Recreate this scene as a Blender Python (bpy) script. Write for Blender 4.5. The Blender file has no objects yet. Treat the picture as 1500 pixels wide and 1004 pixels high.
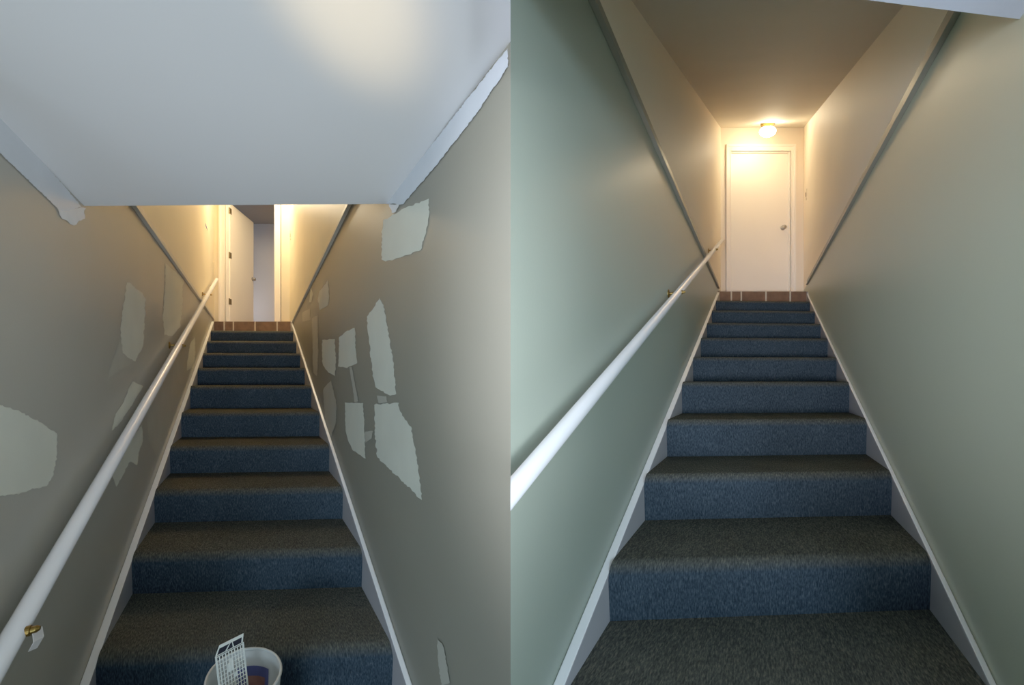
import bpy, bmesh, math, random
from mathutils import Vector, Matrix
random.seed(7)
sc = bpy.context.scene
COL = sc.collection
F = 540.0          # focal length in pixels of the 1500 px wide frame
HOR = 557.0        # eye level row
VEC = Vector

# ------------------------------------------------------------------ materials
def lin(c):
    return tuple((x/12.92 if x <= .04045 else ((x+.055)/1.055)**2.4) for x in [v/255 for v in c])

def mat(name, rgb, rough=.6, var=.06, scale=3.0, bump=0.0, bscale=250.0, metal=0.0, emit=None, estr=0.0,
        stretch=None, spec=.5, rgb2=None, detail=4):
    m = bpy.data.materials.new(name); m.use_nodes = True
    nt = m.node_tree; N = nt.nodes; L = nt.links
    b = N['Principled BSDF']
    tc = N.new('ShaderNodeTexCoord'); mp = N.new('ShaderNodeMapping')
    L.new(tc.outputs['Object'], mp.inputs['Vector'])
    if stretch: mp.inputs['Scale'].default_value = stretch
    nz = N.new('ShaderNodeTexNoise'); nz.inputs['Scale'].default_value = scale; nz.inputs['Detail'].default_value = detail
    L.new(mp.outputs['Vector'], nz.inputs['Vector'])
    cr = N.new('ShaderNodeValToRGB')
    c = lin(rgb); c2 = lin(rgb2) if rgb2 else None
    cr.color_ramp.elements[0].position = .3; cr.color_ramp.elements[1].position = .7
    cr.color_ramp.elements[0].color = tuple(x*(1-var) for x in c)+(1,)
    cr.color_ramp.elements[1].color = (tuple(c2) if c2 else tuple(min(1, x*(1+var)) for x in c))+(1,)
    L.new(nz.outputs['Fac'], cr.inputs['Fac']); L.new(cr.outputs['Color'], b.inputs['Base Color'])
    b.inputs['Roughness'].default_value = rough; b.inputs['Metallic'].default_value = metal
    b.inputs['Specular IOR Level'].default_value = spec
    if bump:
        n2 = N.new('ShaderNodeTexNoise'); n2.inputs['Scale'].default_value = bscale; n2.inputs['Detail'].default_value = 3
        L.new(mp.outputs['Vector'], n2.inputs['Vector'])
        bp = N.new('ShaderNodeBump'); bp.inputs['Strength'].default_value = bump; bp.inputs['Distance'].default_value = .004
        L.new(n2.outputs['Fac'], bp.inputs['Height']); L.new(bp.outputs['Normal'], b.inputs['Normal'])
    if emit:
        b.inputs['Emission Color'].default_value = lin(emit)+(1,); b.inputs['Emission Strength'].default_value = estr
    return m

M = {}
M['greywall'] = mat('old grey wall paint', (162,158,143), .42, .03, 2.2, .06, 180)
M['greywall_dimmed'] = mat('old grey wall paint by the pier', (130,126,110), .46, .03, 2.2, .06, 180)  # same grey, darkened to offset the stronger light on this wall
M['sage_dimmed'] = mat('sage green wall paint by the pier', (152,161,143), .40, .02, 1.6, .05, 220)  # same sage, toned down because light hits this side harder
M['patch'] = mat('filler patch paint', (206,207,188), .6, .04, 6, .08, 120)
M['faint'] = mat('thin filler smear', (174,171,154), .5, .05, 8, .08, 120)
M['whitepatch'] = mat('white filler dab', (228,226,222), .7, .05, 20, .1, 120)
M['cream'] = mat('cream wall paint', (232,218,184), .46, .03, 2.0, .05, 180)
M['sage'] = mat('sage green wall paint', (180,186,162), .38, .02, 1.6, .05, 220)
M['beige'] = mat('warm off white wall paint', (238,224,200), .58, .02, 1.6, .05, 220)
M['ceilwhite'] = mat('white ceiling paint', (236,236,234), .36, .02, 1.2, .04, 140)
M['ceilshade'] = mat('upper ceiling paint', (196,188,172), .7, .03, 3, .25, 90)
M['greige'] = mat('ledge trim paint', (205,197,178), .4, .05, 8)
M['trimwhite'] = mat('white gloss trim', (246,246,244), .3, .02, 6)
M['doorwhite'] = mat('white door paint', (247,238,222), .42, .015, 2, .03, 160)
M['bandwhite'] = mat('brushed on ceiling paint', (208,213,218), .4, .04, 9)  # ceiling white toned down, since the walls catch more light
M['ledgedark'] = mat('grey ledge trim paint', (134,130,114), .4, .05, 8)
M['ceilblue'] = mat('ceiling white with window tint', (186,193,206), .5, .05, 6, .1, 90)  # ceiling white dimmed, with the blue of window light mixed in
M['skirtface'] = mat('skirting face with painted shade', (160,158,160), .4, .03, 6)  # skirting white darkened: shade painted into the inner face
M['rail'] = mat('white painted rail', (244,244,244), .25, .02, 5)
M['brass'] = mat('brass', (150,118,58), .3, .1, 30, metal=1)
M['steel'] = mat('brushed nickel', (176,170,160), .3, .05, 40, metal=1)
M['hingebrass'] = mat('dull hinge metal', (120,104,74), .4, .1, 30, metal=.8)
M['tile'] = mat('brown slate tile', (114,82,62), .5, .25, 14, .15, 60)
M['grout'] = mat('grout', (206,190,164), .8, .05, 30)
M['roomwall'] = mat('back room wall', (206,198,190), .6, .03, 2)
M['roomceil'] = mat('back room ceiling', (150,142,130), .7, .03, 2)
M['plate'] = mat('switch plate', (222,208,178), .4, .02, 20)
M['darkslot'] = mat('dark toggle slot', (70,48,36), .5, .05, 20)
M['tape'] = mat('blue tape', (92,88,150), .6, .1, 40)
M['paper'] = mat('white paper', (226,222,218), .7, .04, 40)
M['plastic'] = mat('cloudy white plastic', (196,198,192), .35, .03, 10)
M['gridplastic'] = mat('white grid plastic', (232,234,222), .35, .03, 20)
M['label'] = mat('bucket label blue', (70,74,128), .5, .2, 18)
M['labelred'] = mat('bucket label picture', (128,82,72), .5, .3, 30)
M['lobbyfloor'] = mat('dark lobby floor', (70,70,68), .7, .15, 20, .2, 200)
M['globe'] = mat('lit glass globe', (255,244,220), .2, 0, 3, emit=(255,232,186), estr=46)

def carpet_mat(t):
    m = bpy.data.materials.new('cord carpet'); m.use_nodes = True
    nt = m.node_tree; N = nt.nodes; L = nt.links; b = N['Principled BSDF']
    tc = N.new('ShaderNodeTexCoord'); mp = N.new('ShaderNodeMapping')
    mp.inputs['Scale'].default_value = (1, .3, .3)
    # the cord runs with the flight
    so_ = N.new('ShaderNodeSeparateXYZ'); L.new(tc.outputs['Object'], so_.inputs[0])
    ma = N.new('ShaderNodeMath'); ma.operation = 'MULTIPLY_ADD'; ma.inputs[1].default_value = -t
    L.new(so_.outputs['Y'], ma.inputs[0]); L.new(so_.outputs['X'], ma.inputs[2])
    cb = N.new('ShaderNodeCombineXYZ'); L.new(ma.outputs[0], cb.inputs[0]); L.new(so_.outputs['Y'], cb.inputs[1]); L.new(so_.outputs['Z'], cb.inputs[2])
    L.new(cb.outputs[0], mp.inputs['Vector'])
    n1 = N.new('ShaderNodeTexNoise'); n1.inputs['Scale'].default_value = 260; n1.inputs['Detail'].default_value = 3
    L.new(mp.outputs['Vector'], n1.inputs['Vector'])
    r1 = N.new('ShaderNodeValToRGB')
    r1.color_ramp.elements[0].position = .33; r1.color_ramp.elements[0].color = lin((34,38,42))+(1,)
    r1.color_ramp.elements[1].position = .72; r1.color_ramp.elements[1].color = lin((72,75,76))+(1,)
    e = r1.color_ramp.elements.new(.55); e.color = lin((52,57,61))+(1,)
    L.new(n1.outputs['Fac'], r1.inputs['Fac'])
    n2 = N.new('ShaderNodeTexNoise'); n2.inputs['Scale'].default_value = 5; n2.inputs['Detail'].default_value = 3
    L.new(tc.outputs['Object'], n2.inputs['Vector'])
    mx = N.new('ShaderNodeMixRGB'); mx.blend_type = 'MULTIPLY'; mx.inputs[0].default_value = .35
    r2 = N.new('ShaderNodeValToRGB'); r2.color_ramp.elements[0].position = .35; r2.color_ramp.elements[1].position = .65
    r2.color_ramp.elements[0].color = (.6,.6,.6,1)
    L.new(n2.outputs['Fac'], r2.inputs['Fac']); L.new(r1.outputs['Color'], mx.inputs[1]); L.new(r2.outputs['Color'], mx.inputs[2])
    # lamp warmth is painted into the treads, window blue into the risers
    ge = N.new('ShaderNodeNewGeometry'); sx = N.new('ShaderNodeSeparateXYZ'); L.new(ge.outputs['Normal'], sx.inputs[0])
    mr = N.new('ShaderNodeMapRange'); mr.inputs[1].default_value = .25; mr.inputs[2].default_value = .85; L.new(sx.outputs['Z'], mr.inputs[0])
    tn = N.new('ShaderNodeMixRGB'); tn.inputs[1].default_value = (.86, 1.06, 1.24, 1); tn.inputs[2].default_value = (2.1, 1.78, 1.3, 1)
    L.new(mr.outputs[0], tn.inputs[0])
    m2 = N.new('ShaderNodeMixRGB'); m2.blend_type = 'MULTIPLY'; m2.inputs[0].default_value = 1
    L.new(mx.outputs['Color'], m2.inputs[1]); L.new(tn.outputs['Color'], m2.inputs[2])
    L.new(m2.outputs['Color'], b.inputs['Base Color'])
    b.inputs['Roughness'].default_value = .95; b.inputs['Specular IOR Level'].default_value = .05
    pass
    bp = N.new('ShaderNodeBump'); bp.inputs['Strength'].default_value = .55; bp.inputs['Distance'].default_value = .004
    L.new(n1.outputs['Fac'], bp.inputs['Height']); L.new(bp.outputs['Normal'], b.inputs['Normal'])
    return m
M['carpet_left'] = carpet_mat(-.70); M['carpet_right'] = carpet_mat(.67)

# ------------------------------------------------------------------ mesh helpers
class MB:
    def __init__(s): s.v = []; s.f = []; s.mi = []
    def quad(s, pts, m=0):
        i = len(s.v); s.v += [tuple(p) for p in pts]; s.f.append(tuple(range(i, i+len(pts)))); s.mi.append(m)
    def hexa(s, b, t, m=0):           # b, t: two rings of equal length
        n = len(b); i = len(s.v); s.v += [tuple(p) for p in b]+[tuple(p) for p in t]
        s.f.append(tuple(range(i+n-1, i-1, -1))); s.mi.append(m)
        s.f.append(tuple(range(i+n, i+2*n))); s.mi.append(m)
        for k in range(n):
            j = (k+1) % n; s.f.append((i+k, i+j, i+n+j, i+n+k)); s.mi.append(m)
    def box(s, lo, hi, m=0):
        x0,y0,z0 = lo; x1,y1,z1 = hi
        s.hexa([(x0,y0,z0),(x1,y0,z0),(x1,y1,z0),(x0,y1,z0)], [(x0,y0,z1),(x1,y0,z1),(x1,y1,z1),(x0,y1,z1)], m)
    def tube(s, p, q, r, n=16, m=0, r2=None, cutp=None, cutq=None):
        p = VEC(p); q = VEC(q); d = (q-p).normalized()
        a = d.cross(VEC((0,0,1)));  a = a if a.length > .01 else d.cross(VEC((1,0,0))); a.normalize(); b = d.cross(a)
        r2 = r if r2 is None else r2
        A = [p+(a*math.cos(2*math.pi*k/n)+b*math.sin(2*math.pi*k/n))*r for k in range(n)]
        B = [q+(a*math.cos(2*math.pi*k/n)+b*math.sin(2*math.pi*k/n))*r2 for k in range(n)]
        if cutp is not None: A = [x + d*((cutp - x.x)/d.x) for x in A]
        s.hexa(A, B, m)
    def lathe(s, prof, c=(0,0,0), axis=(0,0,1), n=32, m=0, capped=True):
        ax = VEC(axis).normalized(); q = VEC((0,0,1)).rotation_difference(ax); c = VEC(c)
        i = len(s.v); K = len(prof)
        for r, z in prof:
            for k in range(n):
                a = 2*math.pi*k/n; s.v.append(tuple(c + q @ VEC((r*math.cos(a), r*math.sin(a), z))))
        for j in range(K-1):
            for k in range(n):
                l = (k+1) % n
                s.f.append((i+j*n+k, i+j*n+l, i+(j+1)*n+l, i+(j+1)*n+k)); s.mi.append(m)
        if capped:
            s.f.append(tuple(range(i+n-1, i-1, -1))); s.mi.append(m)
            s.f.append(tuple(range(i+(K-1)*n, i+K*n))); s.mi.append(m)
    def build(s, name, mats, parent=None, bevel=0, smooth=False):
        me = bpy.data.meshes.new(name); me.from_pydata(s.v, [], s.f)
        mats = mats if isinstance(mats, (list, tuple)) else [mats]
        for m in mats: me.materials.append(M[m])
        for p, k in zip(me.polygons, s.mi):
            p.material_index = k; p.use_smooth = smooth
        me.update()
        o = bpy.data.objects.new(name, me); COL.objects.link(o)
        if parent:
            o.parent = parent
            w = VEC(parent.location); pp = parent.parent
            while pp: w += VEC(pp.location); pp = pp.parent
            o.location = -w
        if bevel:
            b = o.modifiers.new('bevel', 'BEVEL'); b.width = bevel; b.segments = 2; b.limit_method = 'ANGLE'
        return o

def tag(o, label=None, cat=None, group=None, kind=None):
    if label: o['label'] = label
    if cat: o['category'] = cat
    if group: o['group'] = group
    if kind: o['kind'] = kind
    return o
def empty(name, loc):
    o = bpy.data.objects.new(name, None); COL.objects.link(o); o.location = loc; o.empty_display_size = .1
    return o
def struct(o): o['kind'] = 'structure'; return o

# ------------------------------------------------------------------ the two flights (they splay apart from one shared pier)
class Flight: pass
A = Flight(); B = Flight()
A.t, A.slope, A.h0 = -.700, .474, 1.717
A.cl, A.cr, A.wl, A.wr = -.532, .488, -.565, .5105
A.hl, A.hr = 1.55, 1.54
A.Y = [1.28, 1.644, 2.007, 2.371, 2.735, 3.12, 3.52, 3.87, 4.22, 4.57, 4.92]
A.floor = .781; A.door = 5.25; A.end = 5.25; A.vpx = 372
B.t, B.slope, B.h0 = .670, .509, 1.345
B.cl, B.cr, B.wl, B.wr = -.463, .557, -.494, .577
B.hl, B.hr = 1.1755, 1.19
B.Y = [.45, .81, 1.171, 1.523, 1.884, 2.249, 2.622, 2.967, 3.312, 3.652, 4.0, 4.34]
B.floor = 1.043; B.door = 4.76; B.vpx = 1112
YAW = .055
PIER = (A.wr - B.wl)/(B.t - A.t)
FLOOR = -1.11
for fl in (A, B):
    fl.Z = [fl.slope*y - fl.h0 for y in fl.Y]
A.Z[0] = FLOOR; A.Z.append(A.floor)
B.Z[0] = FLOOR; B.Z.append(B.floor)
def sp(fl, lat, y, z):                 # point across a step (treads are turned slightly)
    d = lat/(1 - fl.t*YAW); yp = y + YAW*d
    return VEC((fl.t*yp + lat, yp, z))
def wp(fl, lat, y, z):                 # point on a wall line
    return VEC((fl.t*y + lat, y, z))
def on_wall(fl, lat, u, v, off=0.0):   # where a sight line of the survey meets a side wall
    y = lat*F/(u - fl.vpx); z = (HOR - v)/F*y
    return wp(fl, lat - math.copysign(off, lat), y, z)

def step_profile(y0, z0, y1, z1, r=.045, over=.012):
    yn = y0 - over; pts = [(y0, z0), (yn, z1 - r)]
    for k in range(1, 8):
        a = math.pi - k/8*math.pi/2
        pts.append((yn + r + r*math.cos(a), z1 - r + r*math.sin(a)*1.0))
    pts += [(yn + r, z1), (y1, z1)]
    return pts
def staircase(fl, label, base):
    root = empty('staircase', base); tag(root, label, 'staircase')
    for k in range(len(fl.Y)-1):
        pr = step_profile(fl.Y[k], fl.Z[k], fl.Y[k+1], fl.Z[k+1]) + [(fl.Y[k+1], fl.Z[k])]
        mb = MB()
        mb.hexa([sp(fl, fl.cl, y, z) for y, z in pr], [sp(fl, fl.cr, y, z) for y, z in pr])
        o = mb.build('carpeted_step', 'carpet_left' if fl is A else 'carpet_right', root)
        # only the rounded nose shades smoothly
        for p in o.data.polygons: p.use_smooth = len(p.vertices) == 4
        try: o.data.set_sharp_from_angle(angle=math.radians(35))
        except Exception: pass
    return root
staircase(A, 'dark carpeted staircase between grey patched walls, behind the white bucket', (-1.0, 1.28, FLOOR))
staircase(B, 'dark carpeted staircase between clean sage green walls, up to the closed door', (.3, .6, FLOOR))

# tiled landing edges
def landing(fl, name, y1, seams):
    y0 = fl.Y[-1]; z0 = fl.Z[-2]; mb = MB()
    L = [(y0, z0), (y0, fl.floor), (y1, fl.floor), (y1, z0)]
    mb.hexa([wp(fl, fl.wl, y, z) for y, z in L], [wp(fl, fl.wr, y, z) for y, z in L])
    for u in seams:
        x = (u-750)/F*y0; w = .008
        mb.box((x-w, y0-.002, z0+.002), (x+w, y0+.001, fl.floor+.0005), 1)
    return struct(mb.build(name, ['tile', 'grout']))
landing(A, 'floor_landing_left', A.door + .04, (328.5, 342, 373.7, 406))
landing(B, 'floor_landing_right', B.door + .03, (1071.3, 1085.8, 1122, 1157.5))

# skirting along the flights
def skirt(fl, side, name):
    c, w, h = (fl.cl, fl.wl, fl.hl) if side < 0 else (fl.cr, fl.wr, fl.hr)
    ye = (fl.floor + h)/fl.slope
    ys = (PIER + .03) if (fl, side) in ((A, 1), (B, -1)) else .72
    if fl is A: ys = max(ys, 1.0)
    yt = fl.Y[-1] + .0
    P = []
    P = [(ys, max(fl.slope*ys - h, FLOOR+.03)), (ye, fl.floor), (yt, fl.floor), (yt, fl.floor - .2), (ys+.1 if fl is B else ys+.3, FLOOR)]
    if fl is A: P.append((ys, FLOOR))
    if fl is B: P = [(ys, fl.slope*ys - h), (ye, fl.floor), (yt, fl.floor), (yt, fl.floor-.4), (ys+.9, FLOOR), (ys, FLOOR)]
    g = .0015
    mb = MB(); i = math.copysign(g, w)
    mb.hexa([wp(fl, c, y, z) for y, z in P], [wp(fl, w - i, y, z) for y, z in P])
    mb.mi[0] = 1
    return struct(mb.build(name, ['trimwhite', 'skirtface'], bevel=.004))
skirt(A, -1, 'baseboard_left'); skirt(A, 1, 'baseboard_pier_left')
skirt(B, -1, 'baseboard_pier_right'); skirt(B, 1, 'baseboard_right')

# ------------------------------------------------------------------ side walls
def wall(fl, lat, ys, ye, trimline, ztop, name, lower, upper, extra=(), bottom=FLOOR):
    mb = MB()
    n = 12; Y = [ys + (ye-ys)*k/n for k in range(n+1)]
    for a, b in zip(Y, Y[1:]):
        ta, tb = trimline(a), trimline(b)
        mb.quad([wp(fl, lat, a, bottom), wp(fl, lat, b, bottom), wp(fl, lat, b, tb), wp(fl, lat, a, ta)], 0)
        mb.quad([wp(fl, lat, a, ta), wp(fl, lat, b, tb), wp(fl, lat, b, ztop), wp(fl, lat, a, ztop)], 1)
    for m, pts in extra:
        mb.quad(pts, m)
    return struct(mb.build(name, [lower, upper, 'patch', 'faint', 'whitepatch', 'bandwhite']))

def ragged(pts, amp, seg=3.0):
    amp *= 1.5
    out = []
    for (x0,y0), (x1,y1) in zip(pts, pts[1:]+pts[:1]):
        l = math.hypot(x1-x0, y1-y0); n = max(1, int(l/seg)); nx, ny = (y1-y0)/max(l,1e-6), -(x1-x0)/max(l,1e-6)
        for k in range(n):
            t = k/n; j = random.uniform(-amp, amp)
            out.append((x0+(x1-x0)*t + nx*j, y0+(y1-y0)*t + ny*j))
    return out
def patches(fl, lat, lst, sx, ox, oy, off0=.0012):
    res = []
    for i, (m, amp, pts) in enumerate(lst):
        px = ragged([(x/sx+ox, y/sx+oy) for x, y in pts], amp)
        res.append((m, [on_wall(fl, lat, u, v, off0 + .0002*i) for u, v in px]))
    return res
left_p = patches(A, A.wl, [
 (2, .9, [(-60,655),(0,668),(60,690),(130,725),(190,765),(187,850),(178,900),(155,940),(100,952),(60,968),(0,975),(-60,985)]),
 (2, .8, [(425,258),(470,290),(485,310),(482,400),(475,480),(452,524),(405,495),(402,420),(412,330)]),
 (3, .6, [(405,440),(408,500),(452,524),(385,560),(356,588),(375,520)]),
 (2, .6, [(552,195),(612,250),(608,340),(600,410),(575,440),(548,435),(543,370),(550,280)]),
 (2, .6, [(440,590),(478,608),(440,670),(400,730),(372,755),(385,700),(410,660)]),
 (2, .6, [(430,800),(473,735),(478,790),(462,830),(457,870),(432,858),(388,943),(374,905)]),
 (3, .6, [(560,500),(600,478),(605,560),(600,640),(560,760),(525,850),(495,790),(490,690),(530,570)]),
 (2, .4, [(632,470),(650,442),(652,500),(645,545),(622,555)]),
 (4, 1.0, [(190,10),(282,12),(280,45),(245,68),(205,48)]),
], 2.281, 0, 300)
right_p = patches(A, A.wr, [
 (2, .8, [(445,45),(447,100),(438,150),(420,205),(370,225),(310,243),(298,235),(299,150),(303,115),(350,85)]),
 (2, .7, [(293,355),(305,385),(322,480),(335,560),(343,655),(325,663),(280,635),(270,600),(262,520),(255,460),(252,415),(270,390)]),
 (2, .8, [(275,690),(350,685),(362,725),(390,760),(408,850),(420,940),(424,990),(385,950),(310,880),(285,855),(278,790)]),
 (2, .5, [(215,450),(216,510),(222,560),(190,575),(162,570),(165,480),(185,462)]),
 (2, .5, [(112,488),(150,485),(155,550),(152,600),(130,590),(112,560)]),
 (2, .5, [(183,685),(240,685),(245,770),(248,860),(205,830),(186,780)]),
 (2, .4, [(130,300),(134,350),(130,380),(105,395),(98,360),(103,335)]),
 (2, .3, [(76,322),(83,345),(78,370),(71,370)]),
 (3, .3, [(50,400),(72,390),(75,425),(50,430)]),
 (3, .3, [(80,420),(98,410),(100,520),(96,600),(84,590)]),
 (3, .4, [(115,640),(140,615),(158,690),(155,750),(140,790),(122,740)]),
 (4, .6, [(322,62),(354,64),(345,86),(332,90)]),
 (3, .3, [(198,572),(206,572),(226,680),(215,682)]),
 (3, .5, [(248,775),(272,772),(268,795),(250,810)]),
 (3, .4, [(285,662),(315,664),(318,682),(290,686)]),
 (3, .6, [(476,1425),(495,1445),(505,1500),(515,1560),(490,1570),(478,1500)]),
], 2.136, 420, 270)
# brushed-on ceiling white running down onto the walls
band_l = ragged([(-30,128),(0,165),(118,303),(100,309),(86,308),(0,226),(-30,205)], .6)
band_r = ragged([(746,70),(565,299),(592,299),(640,243),(700,166),(746,98)], .6)
left_p.append((5, [on_wall(A, A.wl, u, v, .003) for u, v in band_l]))
right_p.append((5, [on_wall(A, A.wr, u, v, .003) for u, v in band_r]))

tl_AL = lambda y: .815 + .0085*(y-1.2)
tl_AR = lambda y: .93 - .0587*(y-1.955)
tl_BL = lambda y: 1.118
tl_BR = lambda y: 1.045 + .0233*y
wall(A, A.wl, .55, A.door, tl_AL, 3.15, 'wall_left', 'greywall', 'cream', left_p)
wall(A, A.wr, PIER, A.door, tl_AR, 3.15, 'wall_pier_left', 'greywall_dimmed', 'cream', right_p)
wall(B, B.wl, PIER, B.door, tl_BL, 3.4, 'wall_pier_right', 'sage_dimmed', 'beige')
wall(B, B.wr, .55, B.door, tl_BR, 3.4, 'wall_right', 'sage', 'beige')

# ledge strips where upper wall meets lower wall
def ledge(fl, lat, y0, y1, tl, name, h=.045, d=.012):
    mb = MB(); s = math.copysign(1, lat)
    P = lambda y, e, dz: wp(fl, lat - s*e, y, tl(y) + dz)
    for (e, lo, hi) in ((d, -h*.25, h*.75), (d*1.9, -h*.5, -h*.25), (d*.6, h*.75, h*1.0)):
        mb.hexa([P(y0, .0005, lo), P(y0, e, lo), P(y0, e, hi), P(y0, .0005, hi)], [P(y1, .0005, lo), P(y1, e, lo), P(y1, e, hi), P(y1, .0005, hi)])
    return struct(mb.build(name, 'greige' if fl is A else 'ledgedark', bevel=.002))
ledge(A, A.wl, 1.3, 5.1, tl_AL, 'trim_1', .036); ledge(A, A.wr, 1.45, 4.9, tl_AR, 'trim_2', .036)
ledge(B, B.wl, .78, 4.42, tl_BL, 'trim_3'); ledge(B, B.wr, .83, 4.36, tl_BR, 'trim_4')

# ------------------------------------------------------------------ lobby around the viewer
XL = A.t*.55 + A.wl; XR = B.t*.55 + B.wr; YB = -5.0
mb = MB(); mb.box((XL, YB, FLOOR-.1), (XR, .56, FLOOR), 0)
mb.hexa([(XL-1.6, .56, FLOOR-.1), (-.1, .56, FLOOR-.1), (-.1, 1.3, FLOOR-.1), (XL-1.6, 1.3, FLOOR-.1)],
        [(XL-1.6, .56, FLOOR), (-.1, .56, FLOOR), (-.1, 1.3, FLOOR), (XL-1.6, 1.3, FLOOR)])
struct(mb.build('floor', 'lobbyfloor'))
mb = MB(); mb.quad([(XL, YB, FLOOR), (XL, .55, FLOOR), (XL, .55, .9), (XL, YB, .9)]); struct(mb.build('wall_lobby_left', 'greywall'))
mb = MB(); mb.quad([(XR, YB, FLOOR), (XR, .55, FLOOR), (XR, .55, 1.1), (XR, YB, 1.1)]); struct(mb.build('wall_lobby_right', 'sage'))

# low ceilings and their header faces
pz = lambda x, y: .58 + .0874*((x - A.t*y) - A.wl)
HL = wp(A, A.wl, 1.228, .58); HR = wp(A, A.wr, 1.41, .674)
HL.z = pz(HL.x, HL.y); HR.z = pz(HR.x, HR.y)
px, py = A.t*PIER + A.wr, PIER
mb = MB()
mb.quad([(XL, .55, pz(XL,.55)), (px, .55, pz(px,.55)), (px, py, pz(px,py)), HR, HL])
mb.quad([(XL, YB, .62), (px, YB, .66), (px, .55, pz(px,.55)), (XL, .55, pz(XL,.55))])
mb.quad([HL, HR, (HR.x, HR.y, 1.4), (HL.x, HL.y, 1.4)])
struct(mb.build('ceiling_lobby_left', 'ceilwhite'))
hB = lambda x: .7756 + (x-.747)*.109
zB = .80
mb = MB()
mb.quad([(px, YB, zB), (XR+.35, YB, zB), (XR+.35, hB(XR+.35), zB), (px, hB(px), zB)])
mb.quad([(px, hB(px), zB), (XR+.35, hB(XR+.35), zB), (XR+.35, hB(XR+.35), 1.4), (px, hB(px), 1.4)])
mb.quad([(px, YB, .6), (px, py, .6), (px, py, 1.4), (px, YB, 1.4)])
struct(mb.build('ceiling_lobby_right', 'ceilblue'))

# sloping upper ceilings
cA = lambda y: 3.0 - .5*(A.door - y)
cB = lambda y: .537*y + .705
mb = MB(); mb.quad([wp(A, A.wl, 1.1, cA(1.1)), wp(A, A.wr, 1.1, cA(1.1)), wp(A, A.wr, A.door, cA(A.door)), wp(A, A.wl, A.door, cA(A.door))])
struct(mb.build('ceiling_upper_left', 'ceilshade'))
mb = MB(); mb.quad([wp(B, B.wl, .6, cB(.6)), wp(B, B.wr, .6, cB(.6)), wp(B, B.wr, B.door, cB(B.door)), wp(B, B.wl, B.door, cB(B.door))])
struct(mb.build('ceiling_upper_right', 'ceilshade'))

# ------------------------------------------------------------------ end walls and doors
def ux(u, y): return (u-750)/F*y
def vz(v, y): return (HOR-v)/F*y
def end_wall(fl, x0, x1, zt, name, material, ztop):
    y = fl.door; a = fl.t*y + fl.wl; b = fl.t*y + fl.wr; mb = MB(); th = .10
    mb.box((a, y, fl.floor), (x0, y+th, ztop)); mb.box((x1, y, fl.floor), (b, y+th, ztop)); mb.box((x0, y, zt), (x1, y+th, ztop))
    return struct(mb.build(name, material))
def casing(fl, x0, x1, zt, w, wt, parent):
    y = fl.door; mb = MB()
    for lo, hi, d in ((0, 1, .014), (.62, 1, .022), (0, .18, .019)):
        a, b = w*lo, w*hi; ta, tb = wt*lo, wt*hi
        mb.box((x0-b, y-d, fl.floor+.001), (x0-a, y-.0005, zt+tb)); mb.box((x1+a, y-d, fl.floor+.001), (x1+b, y-.0005, zt+tb))
        mb.box((x0-a, y-d, zt+ta), (x1+a, y-.0005, zt+tb))
    # jamb lining and stop
    mb.box((x0-.001, y, fl.floor+.001), (x0+.012, y+.10, zt)); mb.box((x1-.012, y, fl.floor+.001), (x1+.001, y+.10, zt)); mb.box((x0+.012, y, zt-.012), (x1-.012, y+.10, zt))
    return mb.build('door_frame', 'doorwhite', parent, bevel=.003)

# right: closed door
x0, x1, zt = ux(1070, B.door), ux(1157.5, B.door), vz(222, B.door)
end_wall(B, x0, x1, zt, 'wall_end_right', 'beige', 3.3)
d2 = empty('door_2', ((x0+x1)/2, B.door, B.floor)); struct(d2)
casing(B, x0, x1, zt, .062, .085, d2)
mb = MB(); mb.box((x0+.014, B.door+.022, B.floor+.006), (x1-.014, B.door+.057, zt-.016)); mb.build('door_leaf', 'doorwhite', d2, bevel=.003)
def knob(c, axis, parent, name='door_knob', s=1.0, m='steel'):
    mb = MB(); mb.lathe([(.031*s,0),(.031*s,.005*s),(.012*s,.007*s),(.011*s,.016*s),(.020*s,.019*s),(.0265*s,.027*s),(.027*s,.033*s),(.022*s,.041*s),(.004*s,.045*s)], c, axis, 24)
    return mb.build(name, m, parent, smooth=True)
knob((ux(1148.5, B.door), B.door+.022, vz(333, B.door)), (0,-1,0), d2)

# left: open door with a room beyond
x0, x1, zt = ux(330.5, A.door), ux(403, A.door), 2.56
end_wall(A, x0, x1, zt, 'wall_end_left', 'cream', 3.15)
d1 = empty('door_1', (x0, A.door, A.floor)); struct(d1)
casing(A, x0, x1, zt, .085, .09, d1)
h = VEC((x0+.02, A.door+.055, 0)); e = VEC((ux(371.5, 5.97), 5.97, 0)); dr = (e-h).normalized(); nr = VEC((dr.y, -dr.x, 0))
def leafpt(a, b, z): p = h + dr*a + nr*b; return VEC((p.x, p.y, z))
lw = (e-h).length
mb = MB(); mb.hexa([leafpt(0,-.035,A.floor+.008), leafpt(lw,-.035,A.floor+.008), leafpt(lw,0,A.floor+.008), leafpt(0,0,A.floor+.008)],
                   [leafpt(0,-.035,zt-.01), leafpt(lw,-.035,zt-.01), leafpt(lw,0,zt-.01), leafpt(0,0,zt-.01)])
mb.build('door_leaf', 'doorwhite', d1, bevel=.003)
knob(leafpt(lw-.035, 0, vz(409, 5.93)), nr, d1)
knob(leafpt(lw-.035, -.035, vz(409, 5.93)), -nr, d1)
for v in (309, 374, 442):
    z = vz(v, A.door+.05); mb = MB()
    mb.tube((h.x+.0, h.y-.012, z-.045), (h.x+.0, h.y-.012, z+.045), .008, 10)
    mb.box((h.x-.006, h.y-.012, z-.042), (h.x+.002, h.y+.03, z+.042))
    mb.build('hinge', 'hingebrass', d1)
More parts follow.
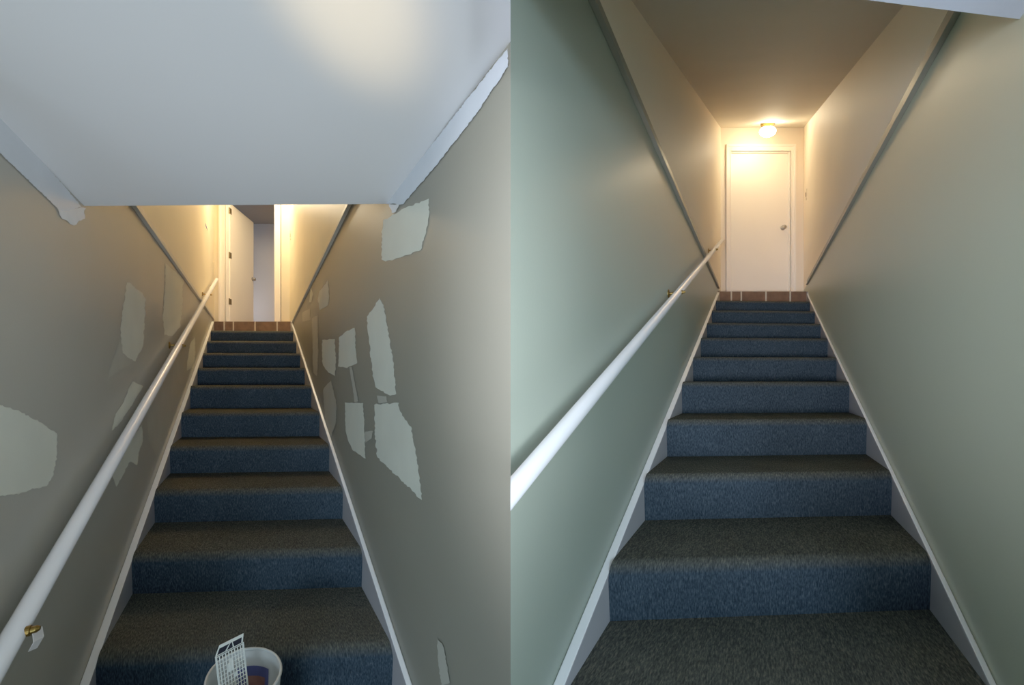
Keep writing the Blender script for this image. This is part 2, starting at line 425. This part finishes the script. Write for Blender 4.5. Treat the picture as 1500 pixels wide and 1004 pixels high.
# room beyond the open door
ry0, ry1, rx0, rx1, rz1 = A.door+.10, 6.75, -5.2, -3.0, 2.86
mb = MB(); mb.quad([(rx0, ry1, A.floor), (rx1, ry1, A.floor), (rx1, ry1, rz1), (rx0, ry1, rz1)])
mb.quad([(rx0, ry0, A.floor), (rx0, ry1, A.floor), (rx0, ry1, rz1), (rx0, ry0, rz1)]); mb.quad([(rx1, ry0, A.floor), (rx1, ry1, A.floor), (rx1, ry1, rz1), (rx1, ry0, rz1)])
struct(mb.build('wall_back_room', 'roomwall'))
mb = MB(); mb.quad([(rx0, ry0, rz1), (rx1, ry0, rz1), (rx1, ry1, rz1), (rx0, ry1, rz1)]); struct(mb.build('ceiling_back_room', 'roomceil'))
mb = MB(); mb.box((rx0, ry0, A.floor-.1), (rx1, ry1, A.floor)); struct(mb.build('floor_back_room', 'tile'))

# ------------------------------------------------------------------ handrails
def handrail(fl, lat, p0, p1, brackets, label, r=.019, cut=None):
    root = empty('handrail', p0); tag(root, label, 'handrail')
    mb = MB(); d = (VEC(p1)-VEC(p0)).normalized()
    mb.tube(p0, VEC(p1)-d*.006, r, 28, cutp=cut)
    q = VEC(p1)
    mb.tube(q-d*.006, q, r, 28, r2=r*.72)
    o = mb.build('rail', 'rail', root)
    for p in o.data.polygons: p.use_smooth = len(p.vertices) == 4
    o.data.set_sharp_from_angle(angle=math.radians(40))
    for y in brackets:
        t = (y - p0[1])/(p1[1]-p0[1]); c = VEC(p0).lerp(VEC(p1), t)
        n = VEC((1, -fl.t, 0)).normalized()           # out of the left wall
        wd = (c - wp(fl, fl.wl, y, c.z)).dot(n); w = c - n*wd
        mb = MB()
        mb.lathe([(.024,.0006),(.024,.004),(.020,.007),(.007,.009),(.0065,wd)], w, n, 20)
        b = mb.build('bracket', 'brass', root)
        mb = MB(); mb.lathe([(.011, r-.003),(.011, r+.004),(.0075, r+.005),(.0075, r+.012),(.004, r+.017)], c, n, 14)
        mb.build('nut', 'brass', b)
    return root
yA0, yA1 = .60, 5.0
latA = A.wl + .06
zA = lambda y: .4503*y - .8845
handrail(A, latA, wp(A, latA, yA0, zA(yA0)), wp(A, latA, yA1, zA(yA1)), (.775, 2.48, 4.05),
         'white round handrail on the grey patched wall, paper scrap at its lowest bracket')
latB = B.wl + .06
zB_ = lambda y: .4993*y - .5192
yB0 = -latB/B.t
handrail(B, latB, wp(B, latB, yB0, zB_(yB0)), wp(B, latB, 4.30, zB_(4.30)), (1.98, 3.55),
         'white round handrail on the sage green wall, leading up to the closed door', cut=-.0026)

# paper scrap hanging at the lowest bracket
c = wp(A, latA, .775, zA(.775)); n = VEC((1, -A.t, 0)).normalized(); al = VEC((A.t, 1, 0)).normalized()
q = c + n*.024
mb = MB()
top = [q + al*.000 + VEC((0,0,.004)), q + al*.034 + VEC((0,0,-.012)) + n*.004]
mid = [q - al*.012 + VEC((0,0,-.022)) + n*.006, q + al*.022 + VEC((0,0,-.030)) + n*.010]
bot = [q - al*.022 + VEC((0,0,-.034)) + n*.002, q + al*.010 + VEC((0,0,-.046)) + n*.004]
for a, b in ((top, mid), (mid, bot)):
    o_ = n*.0006; mb.hexa([a[0], a[1], b[1], b[0]], [x+o_ for x in (a[0], a[1], b[1], b[0])])
tag(mb.build('paper_scrap', 'paper'), 'small folded white paper scrap hanging from the lowest handrail bracket', 'paper')

# ------------------------------------------------------------------ ceiling lamp, switches, tape
yl = 4.41; lx = ux(1124.5, yl); lz = cB(yl)
lamp = empty('ceiling_lamp', (lx, yl, lz)); tag(lamp, 'round lit globe ceiling lamp with brass pan above the closed door', 'lamp')
sl = VEC((0, .537, -1)).normalized()
mb = MB(); mb.lathe([(.082,-.01),(.084,.018),(.074,.026),(.070,.052),(.066,.056)], (lx, yl, lz), (0,0,-1), 40); mb.build('lamp_pan', 'brass', lamp, smooth=False)
pr = [(.064,.050)]
for k in range(0, 13):
    a = -.55 + (k/12)*(math.pi/2+.55); pr.append((.094*math.cos(a)+.0005, .098 + .062*math.sin(a)))
mb = MB(); mb.lathe(pr, (lx, yl, lz), (0,0,-1), 40); mb.build('globe', 'globe', lamp, smooth=True)
mb = MB(); mb.lathe([(.006,0),(.008,.008),(.003,.013)], (lx-.03, yl-.075, lz-.062), (0,-1,0), 12); mb.build('thumb_screw', 'brass', lamp)

for ch in lamp.children:
    for v in ch.data.vertices: v.co.y = yl + (v.co.y - yl)*.5

def switch(fl, lat, y, z, label):
    root = empty('light_switch', wp(fl, lat, y, z)); tag(root, label, 'light switch')
    s = math.copysign(1, lat); al = VEC((fl.t, 1, 0)).normalized(); n = VEC((1, -fl.t, 0)).normalized()*(-s); c = wp(fl, lat, y, z) + n*.0008
    def bx(name, w, hh, d0, d1, m, par):
        mb = MB(); P = lambda a, zz, d: c + al*a + VEC((0,0,zz)) + n*d
        mb.hexa([P(-w,-hh,d0),P(w,-hh,d0),P(w,hh,d0),P(-w,hh,d0)], [P(-w*.94,-hh*.96,d1),P(w*.94,-hh*.96,d1),P(w*.94,hh*.96,d1),P(-w*.94,hh*.96,d1)])
        return mb.build(name, m, par, bevel=.0008)
    bx('switch_plate', .036, .058, 0, .006, 'plate', root)
    bx('toggle', .011, .024, .006, .011, 'darkslot', root)
switch(B, B.wr, 4.45, vz(285, 4.45), 'light switch on the wall right of the closed door')
switch(A, A.wr, 5.10, vz(345, 5.10), 'light switch on the cream wall right of the open door')
mb = MB()
pts = [(300.6,327),(302.2,331),(304.2,338),(302.8,335.5),(301.2,332)]
a = [on_wall(A, A.wl, u, v, .001) for u, v in pts]; b = [on_wall(A, A.wl, u, v, .003) for u, v in pts]
mb.hexa(a, b); tag(mb.build('tape_scrap', 'tape'), 'tiny blue tape scrap stuck on the cream wall left of the open door', 'tape')

# ------------------------------------------------------------------ bucket and paint grid
bc = VEC((-.788, 1.085, FLOOR)); hb = .243
bk = empty('bucket', bc); tag(bk, 'cloudy white plastic bucket standing before the bottom carpeted step', 'bucket')
R0, R1 = .090, .104
mb = MB(); mb.lathe([(.001,.0005),(R0-.004,.0005),(R0,.004),(R1,hb-.03),(R1+.001,hb-.004),(R1-.0025,hb-.004),(R1-.004,hb-.03),(R0-.004,.006),(.001,.006)], bc, (0,0,1), 48, capped=False)
mb.build('bucket_shell', 'plastic', bk, smooth=True)
mb = MB(); prr = []
for k in range(13):
    a = 2*math.pi*k/12; prr.append((R1+.001+.0045*math.cos(a), hb+.0+.0042*math.sin(a)))
mb.lathe(prr, bc, (0,0,1), 48, capped=False); mb.build('rim', 'plastic', bk, smooth=True)
# printed label on the far inside of the shell
def curved(a0, a1, z0, z1, off, name, m, par):
    mb = MB(); n = 10
    for k in range(n):
        P = []
        for a, z in ((k,z0),(k+1,z0),(k+1,z1),(k,z1)):
            aa = math.radians(a0+(a1-a0)*a/n); r = R0 + (R1-R0)*z/hb - .0055 - off
            P.append(bc + VEC((r*math.cos(aa), r*math.sin(aa), z)))
        mb.quad(P)
    return mb.build(name, m, par, smooth=True)
lb = curved(58, 122, .05, .195, 0, 'bucket_label', 'label', bk)
curved(66, 104, .06, .165, .0012, 'label_picture', 'labelred', lb)

for ch in [c for c in bk.children] + [c for c in lb.children]:
    for v in ch.data.vertices: v.co.x -= .40*(v.co.y - bc.y)

g = empty('paint_grid', (-.815, 1.08, FLOOR+.01)); tag(g, 'white plastic paint roller grid leaning in the bucket', 'paint grid')
TL = VEC((-.8220, 1.030, -.767)); TR = VEC((-.8130, 1.114, -.792)); BL = VEC((-.812, 1.036, -1.085)); BR = VEC((-.800, 1.122, -1.098))
TL = VEC((ux(316,1.03), 1.03, vz(962,1.03))); TR = VEC((ux(355.5,1.10), 1.10, vz(941.5,1.10)))
BL = VEC((-.806, 1.045, -1.08)); BR = VEC((BL + (TR-TL)))
def gp(u, v): return TL.lerp(TR, u).lerp(BL.lerp(BR, u), v)
gn = (TR-TL).cross(BL-TL).normalized()
if gn.dot(VEC((0,0,0))-TL) < 0: gn = -gn
def gbar(mb, u0, v0, u1, v1, w, d=.0016):
    p, q_ = gp(u0, v0), gp(u1, v1); dd = (q_-p).normalized(); s = dd.cross(gn).normalized()*w/2
    mb.hexa([p-s, q_-s, q_+s, p+s], [p-s+gn*d, q_-s+gn*d, q_+s+gn*d, p+s+gn*d])
NC, NR = 9, 26; V0 = .014
mb = MB()
for k in range(NC+1):
    u = k/NC; gbar(mb, u, V0, u, 1, .0042 if k in (0, NC) else .0017)
for k in range(NR+1):
    v = V0 + (1-V0)*k/NR; gbar(mb, 0, v, 1, v, .0018, .0013)
for i in range(NC):                         # cells clogged with paint
    for j in range(NR):
        c_ = math.hypot((i-3.6)/2.2, (j-3.2)/2.4)
        if c_ < .55 or random.random() < .03:
            a, b_ = (i+.5)/NC, V0 + (1-V0)*(j+.5)/NR
            gbar(mb, a, b_ - (1-V0)/NR/2, a, b_ + (1-V0)/NR/2, .009, .001)
mb.build('mesh_panel', 'gridplastic', g)
mb = MB()                                    # folded-over hanging lip with two slots and a triangle between
lip = VEC((-.003, .012, .020))
def lp(u, w): return gp(u, V0*.0).lerp(gp(.06+.9*u, 0) + lip, w)
def lq(pts):
    a = [lp(u, w) for u, w in pts]; mb.hexa(a, [p - gn*.0016 for p in a])
lq([(0,.66),(1,.66),(1,1),(0,1)])
lq([(0,0),(.04,0),(.04,.66),(0,.66)]); lq([(.96,0),(1,0),(1,.66),(.96,.66)])
lq([(.35,0),(.385,0),(.50,.85),(.48,.66),(.46,.66)]); lq([(.67,0),(.635,0),(.52,.85),(.54,.66),(.56,.66)])
gbar(mb, 0, 0, 1, 0, .002); gbar(mb, 0, V0, 1, V0, .002)
for k in (0, 1): gbar(mb, k, 0, k, V0, .0042)
mb.build('hook_lip', 'gridplastic', g)
mb = MB()
def lk(pts):
    a = [lp(u, w) + gn*-.0022 for u, w in pts]; mb.hexa(a, [p - gn*.0008 for p in a])
lk([(.05,0),(.95,0),(.95,.62),(.05,.62)])
gbar(mb, .02, .004, .98, .004, .001)
M['inkblue'] = mat('dark blue backing', (16,16,30), .5, .2, 30)  # flat dark sheet behind the lip slots
mb.build('dark_band', 'inkblue', g)

# ------------------------------------------------------------------ light
def area(name, loc, rot, sx, sy, power, col):
    l = bpy.data.lights.new(name, 'AREA'); l.shape = 'RECTANGLE'; l.size = sx; l.size_y = sy; l.energy = power; l.color = col
    o = bpy.data.objects.new(name, l); COL.objects.link(o); o.location = loc; o.rotation_euler = rot; return o
def point(name, loc, power, col, r=.08):
    l = bpy.data.lights.new(name, 'POINT'); l.energy = power; l.color = col; l.shadow_soft_size = r
    o = bpy.data.objects.new(name, l); COL.objects.link(o); o.location = loc; return o
COOL = (.52, .75, 1.0)
def spread(l, deg): l.data.spread = math.radians(deg)
area('daylight_door', (0, -4.8, -.30), (math.radians(90), 0, 0), 1.7, 1.4, 75, COOL)
area('side_fill_right', (XR-.02, -.75, .0), (math.radians(90), 0, math.radians(90)), 1.9, .6, 3.5, COOL)  # added fill for the left flight's outer wall, no window modelled
area('side_fill_left', (XL+.02, -.75, .0), (math.radians(90), 0, math.radians(-90)), 1.9, .6, 2.2, COOL)  # added fill for the right flight's outer wall, no window modelled
def beam(name, loc, target, power, col, deg):
    o = area(name, loc, (VEC(target)-VEC(loc)).to_track_quat('-Z', 'Y').to_euler(), .7, .5, power, col); o.data.spread = math.radians(deg)
beam('beam_fill_right', (.86, -.75, -.22), (-2.4, 3.2, .70), 5, (.76, .86, 1), 46)  # added fill aimed up the left flight
beam('beam_fill_left', (-.86, -.75, -.22), (2.4, 3.2, .95), 9, (.80, .86, 1), 44)  # added fill aimed up the right flight to its door
area('ceiling_fill', (-.45, -.9, -.05), (math.radians(180), 0, 0), .9, .9, 5, (.88, .93, 1))  # added to brighten the low ceiling, no lamp stands here
sl_ = bpy.data.lights.new('warm_spot', 'SPOT'); sl_.energy = 75; sl_.color = (1, .76, .40); sl_.spot_size = math.radians(10.5); sl_.spot_blend = 1; sl_.shadow_soft_size = .05
so = bpy.data.objects.new('warm_spot', sl_); COL.objects.link(so); so.location = (-.10, -.6, -.5)
so.rotation_euler = (VEC((-.275, .63, .65)) - so.location).to_track_quat('-Z', 'Y').to_euler()
point('left_stair_bulb', wp(A, 0, 4.7, 2.55), 29, (1, .80, .50), .09)
area('back_room_fill', (-5.1, 6.3, 1.2), (math.radians(90), 0, math.radians(-90)), .6, .8, 2, (.92, .88, .95))  # added to light the back room wall, source not modelled
w = bpy.data.worlds.new('dim_day'); sc.world = w; w.use_nodes = True
w.node_tree.nodes['Background'].inputs[0].default_value = (.55, .72, 1, 1); w.node_tree.nodes['Background'].inputs[1].default_value = .35

# ------------------------------------------------------------------ camera
cam = bpy.data.cameras.new('camera'); co = bpy.data.objects.new('camera', cam); COL.objects.link(co)
co.location = (0, 0, 0); co.rotation_euler = (math.radians(90), 0, 0)
cam.sensor_fit = 'HORIZONTAL'; cam.sensor_width = 36; cam.lens = 36*F/1500
cam.shift_y = (HOR-502)/1500; cam.clip_start = .02
sc.camera = co
sc.view_settings.view_transform = 'Standard'
sc.view_settings.exposure = .35
sc.view_settings.gamma = 1.35
sc.cycles.max_bounces = 16
sc.cycles.diffuse_bounces = 10
